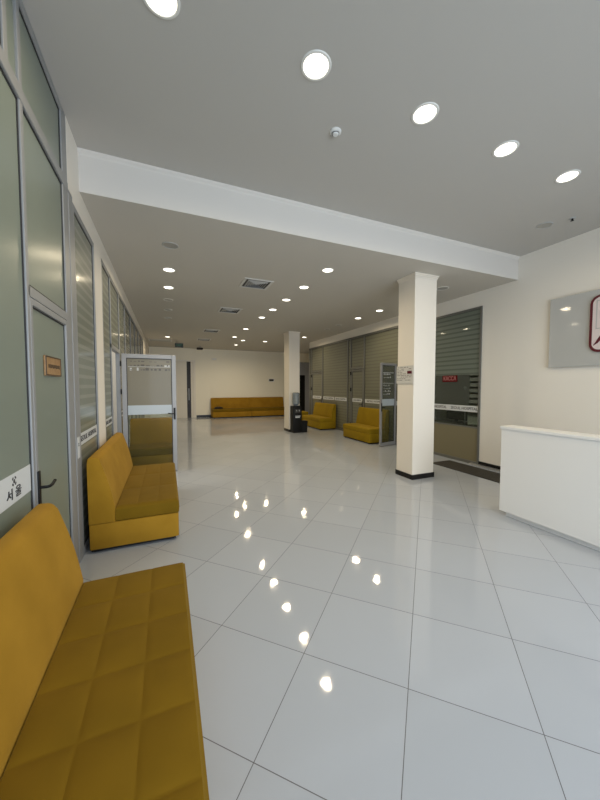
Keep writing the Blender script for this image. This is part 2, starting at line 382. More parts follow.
def lever_handle(root, x, z, side, dirx, label=None):
    """black back plate with a bent lever; side = -1/+1 face in y, dirx = way the lever points"""
    bm = bmesh.new(); y = side*0.0225
    box(bm, x-0.017, x+0.017, min(y, y+side*0.010), max(y, y+side*0.010), z-0.115, z+0.105, 0.004)
    lv = bmesh.new(); y1 = y+side*0.008; y2 = y+side*0.055
    tube(lv, [(x, y1, z), (x, y2-side*0.012, z), (x+dirx*0.012, y2, z), (x+dirx*0.06, y2, z-0.002), (x+dirx*0.115, y2, z+0.010)], 0.0095)
    h = obj('handle', bm, M['black'], root); obj('lever', lv, M['black'], h, True)
    return h

d1 = struct_root('door_1', (XL-0.02, 2.42, 0), PI/2, 'frosted glass office door at the near left')
leaf_door(d1, 0.79, 2.165, M['frost'], M['alu'], 0.042)
lever_handle(d1, 0.022, 0.985, -1, 1)
pq = thing('door_sign', 'small wooden name plaque on the frosted door at the near left', 'sign', (XL-0.0145, 2.83, 1.765))
obj('plate', B(0, 0.014, -0.165, 0.165, -0.07, 0.07, 0.003), M['plaque'], pq)
bm = bmesh.new(); random.seed(9)
for i in range(11):
    y = -0.115+i*0.023
    box(bm, 0.0135, 0.0155, y, y+0.015, -0.012+random.uniform(-0.004, 0.002), 0.012)
obj('engraving', bm, M['plaque_dark'], pq)
bm = bmesh.new()
for z0, z1 in ((0.060, 0.068), (-0.068, -0.060)): box(bm, 0.0125, 0.0165, -0.163, 0.163, z0, z1)
for y0, y1 in ((-0.165, -0.157), (0.157, 0.165)): box(bm, 0.0125, 0.0165, y0, y1, -0.068, 0.068)
obj('rim', bm, M['plaque_dark'], pq)

# window_2 : striped film panel between door_1 and the white pier
w2 = struct_root('window_2', (XL-0.02, 0, 0), label='striped film glass panel left of the second sofa')
bm = bmesh.new()
for a in ((3.50, 3.545, 0, 3.29), (4.365, 4.41, 0, 3.29), (3.545, 4.365, 3.235, 3.29), (3.545, 4.365, 0, 0.07)): box(bm, F0, F1, *a, 0.004)
obj('frame', bm, M['alu'], w2)
pane(w2, 0, 3.545, 4.365, 0.07, 3.235, M['zebra'])
gk = bmesh.new(); gasket_bm(gk, 0, 3.545, 4.365, 0.07, 3.235, 0.009); obj('gasket', gk, M['gasket'], w2)
sb = obj('sticker_band', B(0.0055, 0.0075, 3.548, 4.36, 1.052, 1.168), M['sticker'], w2)
text_mesh('lettering', 'SEOUL HOSPITAL', 0.075, (0.0086, 3.94, 1.11), (0, 1, 0), (0, 0, 1), M['ink'], sb, width=0.72)
sp_ = obj('sticker', B(0.0205, 0.0225, 3.405, 3.48, 0.96, 1.155), M['sticker'], w2)
logo(sp_, (0.0226, 3.443, 1.085), (0, 1, 0), (0, 0, 1), 0.016, M['ink'])

# window_3 : striped glazing along the left beyond the pier, with the open doorway
w3 = struct_root('window_3', (XL-0.02, 0, 0), label='striped film glazing along the left wall behind the open door')
bm = bmesh.new()
posts = [4.85, 5.50, 6.44, 7.35, 8.45, 9.55, 10.65, 11.75, 12.70]
for y in posts: box(bm, F0, F1, y, y+0.055, 0, 3.29, 0.004)
box(bm, F0, F1, 4.85, 12.755, 3.235, 3.29, 0.004)
for a, b_ in zip(posts, posts[1:]):
    if a == 5.50: box(bm, F0, F1, a, b_, 2.20, 2.26, 0.004)
    else: box(bm, F0, F1, a, b_, 0, 0.07, 0.004)
obj('frame', bm, M['alu'], w3)
gk = bmesh.new()
for a, b_ in zip(posts, posts[1:]):
    z0 = 2.26 if a == 5.50 else 0.07
    pane(w3, 0, a+0.055, b_, z0, 3.235, M['zebra']); gasket_bm(gk, 0, a+0.055, b_, z0, 3.235, 0.009)
obj('gasket', gk, M['gasket'], w3)
for i, (a, b_) in enumerate(zip(posts, posts[1:])):
    if a == 5.50: continue
    sb = obj('sticker_band', B(0.0055, 0.0075, a+0.057, b_-0.002, 1.06, 1.165), M['sticker'], w3)
    text_mesh('lettering', 'SEOUL HOSPITAL', 0.07, (0.0086, (a+b_)/2+0.03, 1.112), (0, 1, 0), (0, 0, 1), M['ink'], sb, width=0.85*(b_-a-0.057))

# door_2 : open glass door standing out from the left wall
d2 = struct_root('door_2', (XL+0.025, 6.42, 0), 0.0, 'open glass door standing out from the left wall behind the second sofa')
leaf_door(d2, 0.90, 2.20, M['door_glass'], M['alu_light'], 0.075)
obj('sticker_band', B(0.078, 0.822, -0.0065, -0.0045, 1.10, 1.27), M['sticker_grey'], d2)
lever_handle(d2, 0.862, 1.105, -1, -1)
bm = bmesh.new()
for z in (2.02, 1.52, 0.35): tube(bm, [(-0.012, -0.022, z-0.045), (-0.012, -0.022, z+0.045)], 0.011)
obj('hinge', bm, M['black'], d2, True)
random.seed(3)
bm = bmesh.new()       # rows of small notices stuck at the top of the glass, seen from the back
for z, h_, n0, den in ((2.06, 0.022, 12, 0.7), (1.985, 0.030, 14, 0.8), (1.905, 0.045, 11, 0.75)):
    x = 0.14
    while x < 0.78:
        w_ = random.uniform(0.015, 0.06)
        if random.random() < den: box(bm, x, min(x+w_, 0.80), -0.0062, -0.0045, z, z+h_*random.uniform(0.4, 1.0))
        x += w_+random.uniform(0.01, 0.035)
obj('lettering', bm, M['grey_brown'], d2)
bm = bmesh.new(); box(bm, 0.10, 0.80, -0.0060, -0.0045, 1.968, 1.974)
for x0, x1, z0, z1 in ((0.70, 0.79, 1.975, 2.01), (0.13, 0.16, 1.90, 1.95), (0.24, 0.27, 1.90, 1.955)): box(bm, x0, x1, -0.0060, -0.0045, z0, z1)
obj('etching', bm, M['frost_ink'], d2)

# window_4 : cash window on the right
w4 = struct_root('window_4', (XR, 0, 0), label='tall striped cash window in the right wall')
bm = bmesh.new()
for a in ((4.44, 4.485, 0, 3.225), (5.90, 5.95, 0, 3.225), (4.485, 5.90, 3.185, 3.225), (4.485, 5.90, 0, 0.06)): box(bm, -0.02, 0.05, *a, 0.004)
obj('frame', bm, M['alu_dark'], w4)
pane(w4, 0.01, 4.485, 5.90, 1.86, 3.185, M['cash'])
pane(w4, 0.01, 4.485, 4.70, 1.20, 1.86, M['cash_gap']); pane(w4, 0.01, 4.70, 5.90, 1.20, 1.86, M['cash_clear'])
pane(w4, 0.01, 4.485, 5.90, 0.775, 1.20, M['clear'])
obj('lower_panel', B(0.0, 0.02, 4.485, 5.90, 0.06, 0.76), M['kraft'], w4)
obj('sill', B(-0.005, 0.03, 4.485, 5.90, 0.745, 0.775), M['alu_dark'], w4)
sb = obj('sticker_band', B(0.0025, 0.0045, 4.49, 5.895, 1.08, 1.205), M['sticker'], w4)
text_mesh('lettering', 'SEOUL HOSPITAL', 0.085, (0.0015, 4.83, 1.142), (0, -1, 0), (0, 0, 1), M['ink'], sb, width=0.66)
text_mesh('lettering', 'SEOUL HOSPITAL', 0.085, (0.0015, 5.58, 1.142), (0, -1, 0), (0, 0, 1), M['ink'], sb, width=0.60)
ks = thing('cash_sign', 'red cashier sign with pale lettering on the cash window glass', 'sign', (XR+0.004, 5.205, 1.785))
obj('plate', B(-0.006, 0, -0.20, 0.20, -0.072, 0.072), M['red'], ks)
text_mesh('lettering', '\u041a\u0410\u0421\u0421\u0410', 0.13, (-0.0072, 0, 0), (0, -1, 0), (0, 0, 1), M['red_pale'], ks, width=0.34)
# counter and things behind the glass
t = thing('cash_counter', 'dark counter shelf behind the cash window glass', 'counter', (6.25, 5.1, 0))
obj('top', B(-0.24, 0.30, -0.68, 0.84, 0.74, 0.775, 0.004), M['grey_brown'], t); obj('front_panel', B(-0.20, -0.17, -0.66, 0.82, 0.0, 0.74), M['kraft'], t)
t = thing('monitor', 'black monitor seen from behind on the cash counter', 'monitor', (6.22, 5.32, 0.775))
obj('base', B(-0.09, 0.09, -0.12, 0.12, 0, 0.012, 0.003), M['black'], t); obj('stem', B(-0.02, 0.02, -0.03, 0.03, 0.012, 0.14), M['black'], t)
obj('screen', B(-0.02, 0.025, -0.27, 0.27, 0.06, 0.40, 0.006), M['black'], t)
t = thing('printer', 'pale office printer on the cash counter by the window edge', 'printer', (6.18, 4.72, 0.775))
obj('body', B(-0.14, 0.14, -0.17, 0.17, 0, 0.20, 0.012), M['paper'], t); obj('paper_tray', B(-0.19, -0.13, -0.12, 0.12, 0.03, 0.05, 0.004), M['white'], t)
t = thing('mark_stand_in', 'silver stand with a small round head behind the cash window glass', 'stand_in', (6.08, 4.98, 0.775))  # stand added in place of unidentified bright marks on the glass
bm = lathe(bmesh.new(), [(0, 0), (0.05, 0), (0.05, 0.012), (0.012, 0.02), (0, 0.02)]); obj('base', bm, M['black'], t, True)
obj('stem', tube(bmesh.new(), [(0, 0, 0.015), (0, 0, 0.45), (0, 0, 0.77)], 0.006), M['steel'], t, True)
bm = bmesh.new(); bmesh.ops.create_uvsphere(bm, u_segments=16, v_segments=10, radius=0.042, matrix=Matrix.Translation((0, 0, 0.80))); obj('head', bm, M['white'], t, True)

# window_5 : dark striped glazing of the right side with two doors
w5 = struct_root('window_5', (XR, 0, 0), label='dark striped glazing along the right wall behind the yellow sofas')
posts = [6.25, 8.50, 9.30, 9.50, 11.42, 12.66]
bm = bmesh.new(); G0, G1 = -0.02, 0.05
for y in posts: box(bm, G0, G1, y, y+0.06, 0, 3.27, 0.004)
box(bm, G0, G1, 6.25, 12.75, 3.21, 3.27, 0.004)
box(bm, G0, G1, 12.48, 12.54, 0, 3.27, 0.004)
bays = [(6.31, 8.50, 0.07), (8.56, 9.30, 2.25), (9.56, 11.42, 0.07), (11.48, 12.48, 2.27), (12.54, 12.66, 0.07), (9.36, 9.50, 0.07)]
for a, b_, z0 in bays: box(bm, G0, G1, a, b_, z0-0.07, z0, 0.003)
obj('frame', bm, M['alu_dark'], w5)
gk = bmesh.new()
for a, b_, z0 in bays: pane(w5, 0.01, a, b_, z0, 3.21, M['zebra_dark']); gasket_bm(gk, 0.01, a, b_, z0, 3.21, 0.010)
obj('gasket', gk, M['gasket'], w5)
for a, b_ in ((6.35, 7.40), (7.42, 8.48), (9.58, 10.45), (10.5, 11.40)):
    sb = obj('sticker_band', B(0.0025, 0.0045, a, b_, 1.085, 1.205), M['sticker'], w5)
    text_mesh('lettering', 'SEOUL HOSPITAL', 0.075, (0.0015, (a+b_)/2, 1.145), (0, -1, 0), (0, 0, 1), M['ink'], sb, width=0.8*(b_-a))
def shut_door(name, y_h, w, h, label):
    """closed door in the right glazing; hinge at its far side"""
    d = struct_root(name, (XR+0.012, y_h, 0), -PI/2, label)
    leaf_door(d, w, h, M['zebra_dark'], M['alu_dark'], 0.06)
    sb = obj('sticker_band', B(0.065, w-0.065, -0.0065, -0.0045, 1.085, 1.205), M['sticker'], d)
    text_mesh('lettering', 'SEOUL HOSPITAL', 0.07, (w/2, -0.0075, 1.145), (1, 0, 0), (0, 0, 1), M['ink'], sb, width=0.75*(w-0.13))
    hb = bmesh.new()
    for z in (2.05, 1.50, 0.30): tube(hb, [(0.0, -0.036, z-0.06), (0.0, -0.036, z+0.06)], 0.022)
    obj('hinge', hb, M['black'], d, True)
    lever_handle(d, w-0.04, 1.02, -1, -1)
    return d
shut_door('door_3', 9.295, 0.73, 2.17, 'closed glass door in the right glazing between the two yellow sofas')
shut_door('door_4', 12.475, 0.985, 2.19, 'closed glass door at the far end of the right glazing')

# door_5 : open glass door beside the near column
dx, dy = 5.20-5.825, 6.84-6.98
d5 = struct_root('door_5', (5.825, 6.98, 0), math.atan2(dy, dx), 'open glass door beside the large column on the right')
Ld = math.hypot(dx, dy)
leaf_door(d5, Ld, 2.235, M['door_glass_dark'], M['alu_light'], 0.06)
obj('sticker_band', B(0.065, Ld-0.065, 0.0045, 0.0065, 1.09, 1.27), M['sticker_grey'], d5)
lever_handle(d5, Ld-0.035, 1.06, 1, -1)
bm = bmesh.new(); random.seed(5)
for z in (1.92, 1.84, 1.62, 1.55, 1.47, 1.39):
    x = Ld-0.13
    for k in range(5):
        w_ = random.uniform(0.02, 0.05); box(bm, x-w_, x, 0.0045, 0.0062, z, z+random.choice((0.012, 0.02, 0.035))); x -= w_+0.025
box(bm, 0.10, Ld-0.10, 0.0045, 0.006, 1.97, 1.985); box(bm, 0.10, Ld-0.10, 0.0045, 0.006, 1.69, 1.70)
obj('lettering', bm, M['frost_ink'], d5)

# door_6 : cream door with a dark glass strip in the back wall
d6 = struct_root('door_6', (0.955, YB, 0), 0.0, 'cream door with a tall dark glass strip in the back wall')
bm = bmesh.new(); box(bm, -0.75, 0.0, -0.045, 0, 0.0, 2.86, 0.004); box(bm, 0.19, 0.33, -0.045, 0, 0.0, 2.86, 0.004); obj('leaf', bm, M['door_cream'], d6)
bm = bmesh.new(); box(bm, 0.0, 0.19, -0.03, 0, 0.0, 2.86); obj('glass_strip', bm, M['dark_glass'], d6)
bm = bmesh.new(); box(bm, 0.33, 0.42, -0.06, 0, 0.0, 2.93, 0.004); box(bm, -0.84, 0.33, -0.06, 0, 2.86, 2.93, 0.004); box(bm, -0.84, -0.75, -0.06, 0, 0, 2.86, 0.004); obj('frame', bm, M['wall'], d6)
obj('handle', tube(bmesh.new(), [(0.09, -0.075, 0.9), (0.09, -0.075, 1.5)], 0.015), M['steel'], d6, True)
# door_7 : dark doorway beyond the far column
d7 = struct_root('door_7', (7.20, YB, 0), 0.0, 'dark doorway with a blue grey panel behind the far column')
obj('doorway', B(-0.02, 0.30, -0.03, 0, 0, 2.25), M['black'], d7)
obj('panel', B(0.30, 1.15, -0.05, 0, 0, 3.0, 0.004), M['blue_grey'], d7)
obj('frame', B(-0.02, 1.15, -0.04, 0, 2.25, 3.0), M['blue_grey'], d7)

# ------------------------------------------------------------------ sofas
def seat_bm(L, x0, x1, z0, z1, nx, ny, dip=0.0038, puff=0.007):
    bm = bmesh.new(); sub = 10; US = (0, 0.03, 0.08, 0.18, 0.34, 0.5, 0.66, 0.82, 0.92, 0.97)
    def uu(i, n): return ((i//sub)+US[i % sub])/n if i < n*sub else 1.0
    NX, NY = nx*sub, ny*sub
    def h(i, j):
        fx, fy = US[i % sub], US[j % sub]
        a = abs(math.sin(PI*fx)) if 0 < i < NX else 0.0; b_ = abs(math.sin(PI*fy)) if 0 < j < NY else 0.0
        p = min(1.0, a*3.6)**0.8*min(1.0, b_*3.6)**0.8 if (0 < i < NX and 0 < j < NY) else 0.5
        edge_ = 0.012 if i in (0, NX) or j in (0, NY) else 0.0
        return z1 - dip*(1-p) + puff*a*b_ - edge_
    top = [[bm.verts.new((x0+(x1-x0)*uu(i, nx), L*uu(j, ny), h(i, j))) for j in range(NY+1)] for i in range(NX+1)]
    for i in range(NX):
        for j in range(NY): bm.faces.new((top[i][j], top[i+1][j], top[i+1][j+1], top[i][j+1]))
    per = [top[i][0] for i in range(NX+1)]+[top[NX][j] for j in range(1, NY+1)]+[top[i][NY] for i in range(NX-1, -1, -1)]+[top[0][j] for j in range(NY-1, 0, -1)]
    def ring(z, o):
        r = []
        for v_ in per:
            x, y = v_.co.x, v_.co.y
            cx_, cy_ = (x0+x1)/2, L/2
            dx_ = o if abs(x-x1) < 1e-5 else (-0.0 if abs(x-x0) < 1e-5 else 0); dy_ = o if abs(y-L) < 1e-5 else (-o if abs(y) < 1e-5 else 0)
            r.append(bm.verts.new((x+dx_, y+dy_, z)))
        return r
    rings = [per, ring(z1-0.024, 0.010), ring((z0+z1)/2, 0.013), ring(z0+0.014, 0.009), ring(z0, -0.004)]
    n = len(per)
    for a, b_ in zip(rings, rings[1:]):
        for k in range(n): bm.faces.new((a[k], a[(k+1) % n], b_[(k+1) % n], b_[k]))
    bm.faces.new(rings[-1][::-1])
    return bm
def back_bm(L, k, grooves=False, H=0.943):
    bm = bmesh.new()
    pts = [(0.0, 0.287), (0.0, H-0.07)]
    for a in range(0, 5):     # rounded back top
        t_ = PI - a*PI/8; pts.append((0.035+0.035*math.cos(t_), H-0.035+0.035*math.sin(t_)))
    for a in range(1, 6):     # rounded front top, running into the slanted face
        t_ = PI/2 - a*(PI/2-0.28)/5; pts.append((0.055+0.055*math.cos(t_), H-0.055+0.055*math.sin(t_)))
    xs, zs = pts[-1]
    n = 14
    for i in range(1, n+1):
        f = i/n; bulge = 0.012*math.sin(PI*f)
        if grooves: bulge += 0.010*abs(math.sin(PI*f*5)) - 0.006
        pts.append((xs+(0.225-xs)*f+bulge, zs+(0.435-zs)*f))
    pts.append((0.225, 0.287))
    prism(bm, [(p[0]*k, p[1]) for p in pts], 'y', 0, L, 0.012, 3)
    return bm
def make_sofa(label, L, loc, rotz=0.0, depth=0.82, grooves=False, bright=False, rows=None, group='mustard velvet sofas'):
    """backless-arm sofa: back along local x=0, seat towards +x, length along +y"""
    k = depth/0.82
    t = thing('sofa', label, 'sofa', loc, rotz, group)
    va, vs = (M['velvet_bright'], M['velvet_bright']) if bright else (M['velvet'], M['velvet_shaded_seat'])
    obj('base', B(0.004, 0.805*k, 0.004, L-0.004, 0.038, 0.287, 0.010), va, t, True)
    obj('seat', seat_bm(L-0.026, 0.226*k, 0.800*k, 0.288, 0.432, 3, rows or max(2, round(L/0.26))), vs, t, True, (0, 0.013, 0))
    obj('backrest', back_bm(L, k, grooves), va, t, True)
    for x in (0.07*k, 0.72*k):
        for y in (0.08, L-0.08):
            obj('leg', prism(bmesh.new(), [(x-0.04, y-0.03), (x+0.04, y-0.03), (x+0.04, y+0.03), (x-0.04, y+0.03)], 'z', 0.0, 0.040, 0.004), M['black'], t)
    obj('plinth', B(0.015, 0.775*k, 0.02, L-0.02, 0.018, 0.040), M['skirt'], t)
    return t
make_sofa('long mustard velvet sofa in the left foreground with tufted seat', 1.82, (-0.715, 0.43, 0))
make_sofa('mustard velvet sofa standing in front of the open door on the left', 1.78, (-0.710, 3.505, 0), rows=3)
make_sofa('short mustard seat seen through the lower glass of the open door on the left', 0.80, (-0.70, 7.42, 0), -PI/2, rows=3)
make_sofa('yellow sofa against the right glazing nearest the large column and open glass door', 1.42, (5.815, 8.64, 0), PI, depth=0.68, bright=True)
make_sofa('yellow sofa with grooved backrest against the right glazing, behind the water dispenser', 1.62, (5.815, 11.90, 0), PI, depth=0.68, grooves=True, bright=True)
make_sofa('left one of two long mustard sofas joined along the back wall', 1.98, (2.11, 16.93, 0), -PI/2).scale.z = 1.06
make_sofa('right one of two long mustard sofas along the back wall, partly behind the far column', 1.98, (4.10, 16.93, 0), -PI/2).scale.z = 1.06
t = thing('ottoman', 'small yellow velvet pouf beyond the black water dispenser', 'ottoman', (5.45, 12.75, 0))
obj('base', B(-0.22, 0.22, -0.30, 0.30, 0.05, 0.35, 0.012), M['velvet_bright'], t, True); obj('cushion', B(-0.23, 0.23, -0.31, 0.31, 0.352, 0.50, 0.03, 4), M['velvet_bright'], t, True)
for x in (-0.17, 0.17):
    for y in (-0.25, 0.25): obj('leg', B(x-0.02, x+0.02, y-0.02, y+0.02, 0, 0.05), M['black'], t)
t = thing('item', 'small black bag lying on the far sofa at the back wall', 'item', (2.42, 16.36, 0.463))  # small dark mark on the seat, built as a solid item
obj('body', prism(bmesh.new(), [(-0.22, 0), (0.22, 0), (0.20, 0.07), (0.08, 0.10), (-0.16, 0.085)], 'y', -0.07, 0.07, 0.015), M['black'], t, True)
obj('handle', tube(bmesh.new(), [(-0.08, 0, 0.08), (-0.05, 0, 0.125), (0.04, 0, 0.125), (0.07, 0, 0.08)], 0.008), M['black'], t, True)

# ------------------------------------------------------------------ reception desk and wall sign
t = thing('reception_desk', 'long white reception desk on a recessed plinth at the right', 'desk', (3.84, 2.62, 0))
obj('front_panel', B(0.0, 0.025, -3.2, 0.0, 0.062, 1.090, 0.003), M['white_gloss'], t)
obj('end_panel', B(0.026, 0.62, -0.025, 0.0, 0.062, 0.74, 0.003), M['white_gloss'], t)
obj('ledge_end', B(0.026, 0.20, -0.025, 0.0, 0.741, 1.090, 0.003), M['white_gloss'], t)
obj('top', B(-0.015, 0.22, -3.2, 0.012, 1.091, 1.125, 0.004), M['white_gloss'], t)
obj('worktop', B(0.03, 0.62, -3.18, -0.026, 0.70, 0.738, 0.003), M['white_gloss'], t)
obj('plinth', B(0.05, 0.55, -3.12, -0.05, 0.0, 0.062), M['white_gloss'], t)
t = thing('wall_sign', 'large grey gloss wall sign with a red rimmed emblem above the desk', 'sign', (XR, 0, 0))
obj('panel', B(-0.055, -0.03, 0.9, 3.20, 1.925, 3.025, 0.003), M['sign_panel'], t)
for y in (1.1, 3.0):
    for z in (2.1, 2.85): obj('standoff', tube(bmesh.new(), [(-0.03, y, z), (0.0, y, z)], 0.02), M['steel'], t)
def rrect(y0, y1, z0, z1, r, n=8):
    out = []
    for cy_, cz_, a0 in ((y1-r, z1-r, 0), (y0+r, z1-r, PI/2), (y0+r, z0+r, PI), (y1-r, z0+r, 3*PI/2)):
        for i in range(n+1): a = a0+PI/2*i/n; out.append((cy_+r*math.cos(a), cz_+r*math.sin(a)))
    return out
ey0, ey1, ez0, ez1 = 1.82, 2.655, 2.115, 2.94
obj('emblem_rim', prism(bmesh.new(), rrect(ey0, ey1, ez0, ez1, 0.12), 'x', -0.085, -0.055, 0.004), M['dark_red'], t)
em = obj('emblem_face', prism(bmesh.new(), rrect(ey0+0.035, ey1-0.035, ez0+0.035, ez1-0.035, 0.09), 'x', -0.089, -0.084), M['pink_white'], t)
bm = bmesh.new(); q = 0.012
for a in ((2.58-q, 2.58, 2.45, 2.86), (1.89, 1.89+q, 2.45, 2.86), (1.89, 2.58, 2.45, 2.45+q), (1.89, 2.58, 2.86-q, 2.86)): box(bm, -0.0905, -0.0885, *a)
obj('outline', bm, M['grey_plastic'], em)
bm = bmesh.new()       # sweeping brush stroke like the left leg of a character
st = [(2.44, 2.42, 0.024), (2.49, 2.36, 0.024), (2.53, 2.30, 0.021), (2.565, 2.25, 0.014), (2.60, 2.215, 0.003)]
def stroke(bm, st, x0, x1):
    L_, R2 = [], []
    for i, (y, z, w_) in enumerate(st):
        a = Vector((st[min(i+1, len(st)-1)][0]-st[max(i-1, 0)][0], st[min(i+1, len(st)-1)][1]-st[max(i-1, 0)][1])).normalized(); nrm = Vector((-a.y, a.x))
        L_.append((y+nrm.x*w_, z+nrm.y*w_)); R2.append((y-nrm.x*w_, z-nrm.y*w_))
    prism(bm, L_+R2[::-1], 'x', x0, x1)
stroke(bm, st, -0.0915, -0.0885)
stroke(bm, [(2.44, 2.42, 0.004), (2.35, 2.39, 0.02), (2.25, 2.31, 0.03), (2.15, 2.22, 0.004)], -0.0915, -0.0885)
obj('brush_mark', bm, M['dark_red'], em)

# notice on the near column
t = thing('notice', 'clear notice sheet with a small red mark on the near column', 'notice', (3.873, 4.42, 1.82))
obj('sheet', B(-0.004, 0, -0.215, 0.195, -0.155, 0.155, 0.0), M['paper'], t)
bm = bmesh.new(); random.seed(11)
for i in range(9):
    z = 0.125-i*0.028; y = 0.18
    while y > -0.17:
        w_ = random.uniform(0.03, 0.08)
        if random.random() < 0.75 and not (y < 0.0 and 0.0 < z < 0.09): box(bm, -0.0055, -0.0038, y-w_, y, z, z+0.008)
        y -= w_+0.02
obj('lettering', bm, M['grey_brown'], t)
obj('mark', B(-0.006, -0.0038, -0.19, -0.08, 0.015, 0.065), M['dark_red'], t)

# doormat by the cash window
tag(obj('doormat', B(5.10, 5.64, 2.9, 4.98, 0.0, 0.012, 0.004), M['mat']), 'dark brown runner mat on the floor under the cash window', 'mat')

# water dispenser and bin at the far column
t = thing('water_dispenser', 'black water dispenser with a clear bottle at the far column', 'water dispenser', (4.15, 10.16, 0))
obj('body', B(-0.16, 0.16, -0.15, 0.15, 0.02, 0.93, 0.015, 3), M['black'], t, True)
obj('foot', B(-0.14, 0.14, -0.13, 0.13, 0, 0.02), M['black'], t)
obj('recess', B(-0.10, 0.10, -0.156, -0.149, 0.70, 0.82, 0.004), M['grille_dark'], t)
for x in (-0.05, 0.05): obj('tap', tube(bmesh.new(), [(x, -0.15, 0.79), (x, -0.185, 0.79), (x, -0.19, 0.75)], 0.010), M['steel'], t, True)
obj('drip_tray', B(-0.09, 0.09, -0.20, -0.149, 0.575, 0.60, 0.004), M['steel'], t)
obj('label_plate', B(-0.085, 0.085, -0.154, -0.149, 0.525, 0.565), M['white'], t)
prof = [(0, 0.925), (0.05, 0.925), (0.055, 0.955), (0.105, 0.985), (0.128, 1.02)]
for i in range(5): z = 1.04+i*0.06; prof += [(0.128, z), (0.121, z+0.012), (0.121, z+0.03), (0.128, z+0.042)]
prof += [(0.128, 1.345), (0.115, 1.38), (0.08, 1.395), (0, 1.395)]
obj('bottle', lathe(bmesh.new(), prof), M['bottle'], t, True)
t = thing('waste_bin', 'low black bin beside the water dispenser', 'bin', (4.43, 10.14, 0))
bm = bmesh.new(); prism(bm, [(-0.11, 0.0), (0.09, 0.0), (0.105, 0.36), (-0.115, 0.36)], 'y', -0.12, 0.12, 0.006); obj('body', bm, M['black'], t)
obj('lid', B(-0.12, 0.112, -0.125, 0.125, 0.361, 0.40, 0.01), M['black'], t)

# ------------------------------------------------------------------ ceiling and wall fittings
def lamp_light(loc, r, parent, power=1.0):
    l = bpy.data.lights.new('downlight_lamp', 'AREA'); l.shape = 'DISK'; l.size = 2*r*0.9; l.energy = LAMP_POWER*power; l.color = LAMP_COLOR; l.spread = math.radians(165)
    o = bpy.data.objects.new('downlight_lamp', l); COL.objects.link(o); o.location = loc; o.parent = parent
ring_me = disc_me = None
def downlight(x, y, z, on, label, r=0.085, power=1.0):
    t = thing('downlight', label, 'ceiling light', (x, y, z), 0, 'lit round downlights' if on else 'unlit round downlights')
    bm = lathe(bmesh.new(), [(r, -0.004), (r+0.004, -0.008), (r+0.018, -0.006), (r+0.022, 0.0), (r, 0.0), (r, -0.004)], n=40); obj('ring', bm, M['lamp_ring'], t, True)
    bm = lathe(bmesh.new(), [(0, -0.0035), (r+0.001, -0.0035), (r+0.001, -0.0005), (0, -0.0005)], n=40); obj('diffuser', bm, M['lamp'] if on else M['lamp_off'], t)
    if on: lamp_light((0, 0, -0.012), r, t, power)
    return t
ORD = ['first', 'second', 'third', 'fourth', 'fifth', 'sixth', 'seventh', 'eighth']
for i in range(5):
    downlight(0.008+i*1.025, 2.144, ZH, True, '%s from the left of five lit downlights on the high front ceiling' % ORD[i], 0.090)
for i, y in enumerate((5.685, 6.69, 13.36)): downlight(0.07, y, ZL, True, '%s lit downlight from the beam in the left row of the low ceiling' % ORD[i], 0.082)
for i, y in enumerate((7.65, 8.64, 9.66)): downlight(0.07, y, ZL, False, '%s unlit downlight from the beam in the left row of the low ceiling' % ORD[i], 0.082)
for i, y in enumerate((4.684, 5.66, 6.63, 7.60, 8.58, 10.51, 12.39)): downlight(2.48, y, ZL, True, '%s lit downlight from the beam in the middle row of the low ceiling' % ORD[i], 0.082)
downlight(2.99, 13.18, ZL, True, 'lit downlight just right of the far end of the middle row', 0.082, 1.7)
downlight(3.01, 14.74, ZL, True, 'lit downlight farthest back, above the back wall sofas', 0.082, 1.7)
downlight(3.93, 13.12, ZL, True, 'lit downlight left of the far column, near the back wall', 0.082, 1.7)
for i, y in enumerate((6.644, 7.613, 11.372)): downlight(5.0, y, ZL, True, '%s lit downlight from the beam in the right row along the glazing' % ORD[i], 0.082)
for i, y in enumerate((4.665, 8.69, 9.464)): downlight(5.0, y, ZL, False, '%s unlit downlight from the beam in the right row along the glazing' % ORD[i], 0.10 if i == 0 else 0.082)
def speaker_disc(x, y, z, r, label):
    t = thing('ceiling_speaker', label, 'speaker', (x, y, z))
    obj('ring', lathe(bmesh.new(), [(r-0.014, -0.004), (r-0.01, -0.010), (r, -0.006), (r, 0), (r-0.014, 0), (r-0.014, -0.004)], n=40), M['grey_plastic'], t, True)
    obj('grille', lathe(bmesh.new(), [(0, -0.005), (r-0.012, -0.005), (r-0.012, -0.0005), (0, -0.0005)], n=40), M['lamp_off'], t)
speaker_disc(0.08, 4.70, ZL, 0.105, 'round grey ceiling disc just behind the beam at the left')
speaker_disc(5.04, 2.897, ZH, 0.10, 'round grey ring in the high ceiling above the wall sign')
t = thing('smoke_detector', 'small white smoke detector on the high ceiling', 'smoke detector', (1.453, 2.604, ZH))
obj('base', lathe(bmesh.new(), [(0, 0), (0.052, 0), (0.052, -0.008), (0.044, -0.014), (0, -0.014)], n=32), M['white'], t, True)
obj('sensor', lathe(bmesh.new(), [(0, -0.014), (0.028, -0.014), (0.030, -0.022), (0.024, -0.030), (0, -0.032)], n=32), M['white'], t, True)
obj('slot', lathe(bmesh.new(), [(0.0292, -0.016), (0.0335, -0.019), (0.0325, -0.024), (0.0292, -0.022), (0.0292, -0.016)], n=32), M['black'], t)
t = thing('sprinkler', 'tiny dark sprinkler head on the high ceiling beside the grey ring', 'sprinkler', (5.185, 2.628, ZH))
obj('rose', lathe(bmesh.new(), [(0, 0), (0.04, 0), (0.036, -0.008), (0, -0.008)], n=24), M['grey_plastic'], t, True)
obj('nozzle', lathe(bmesh.new(), [(0, -0.008), (0.012, -0.008), (0.012, -0.03), (0.022, -0.034), (0, -0.036)], n=16), M['black'], t, True)
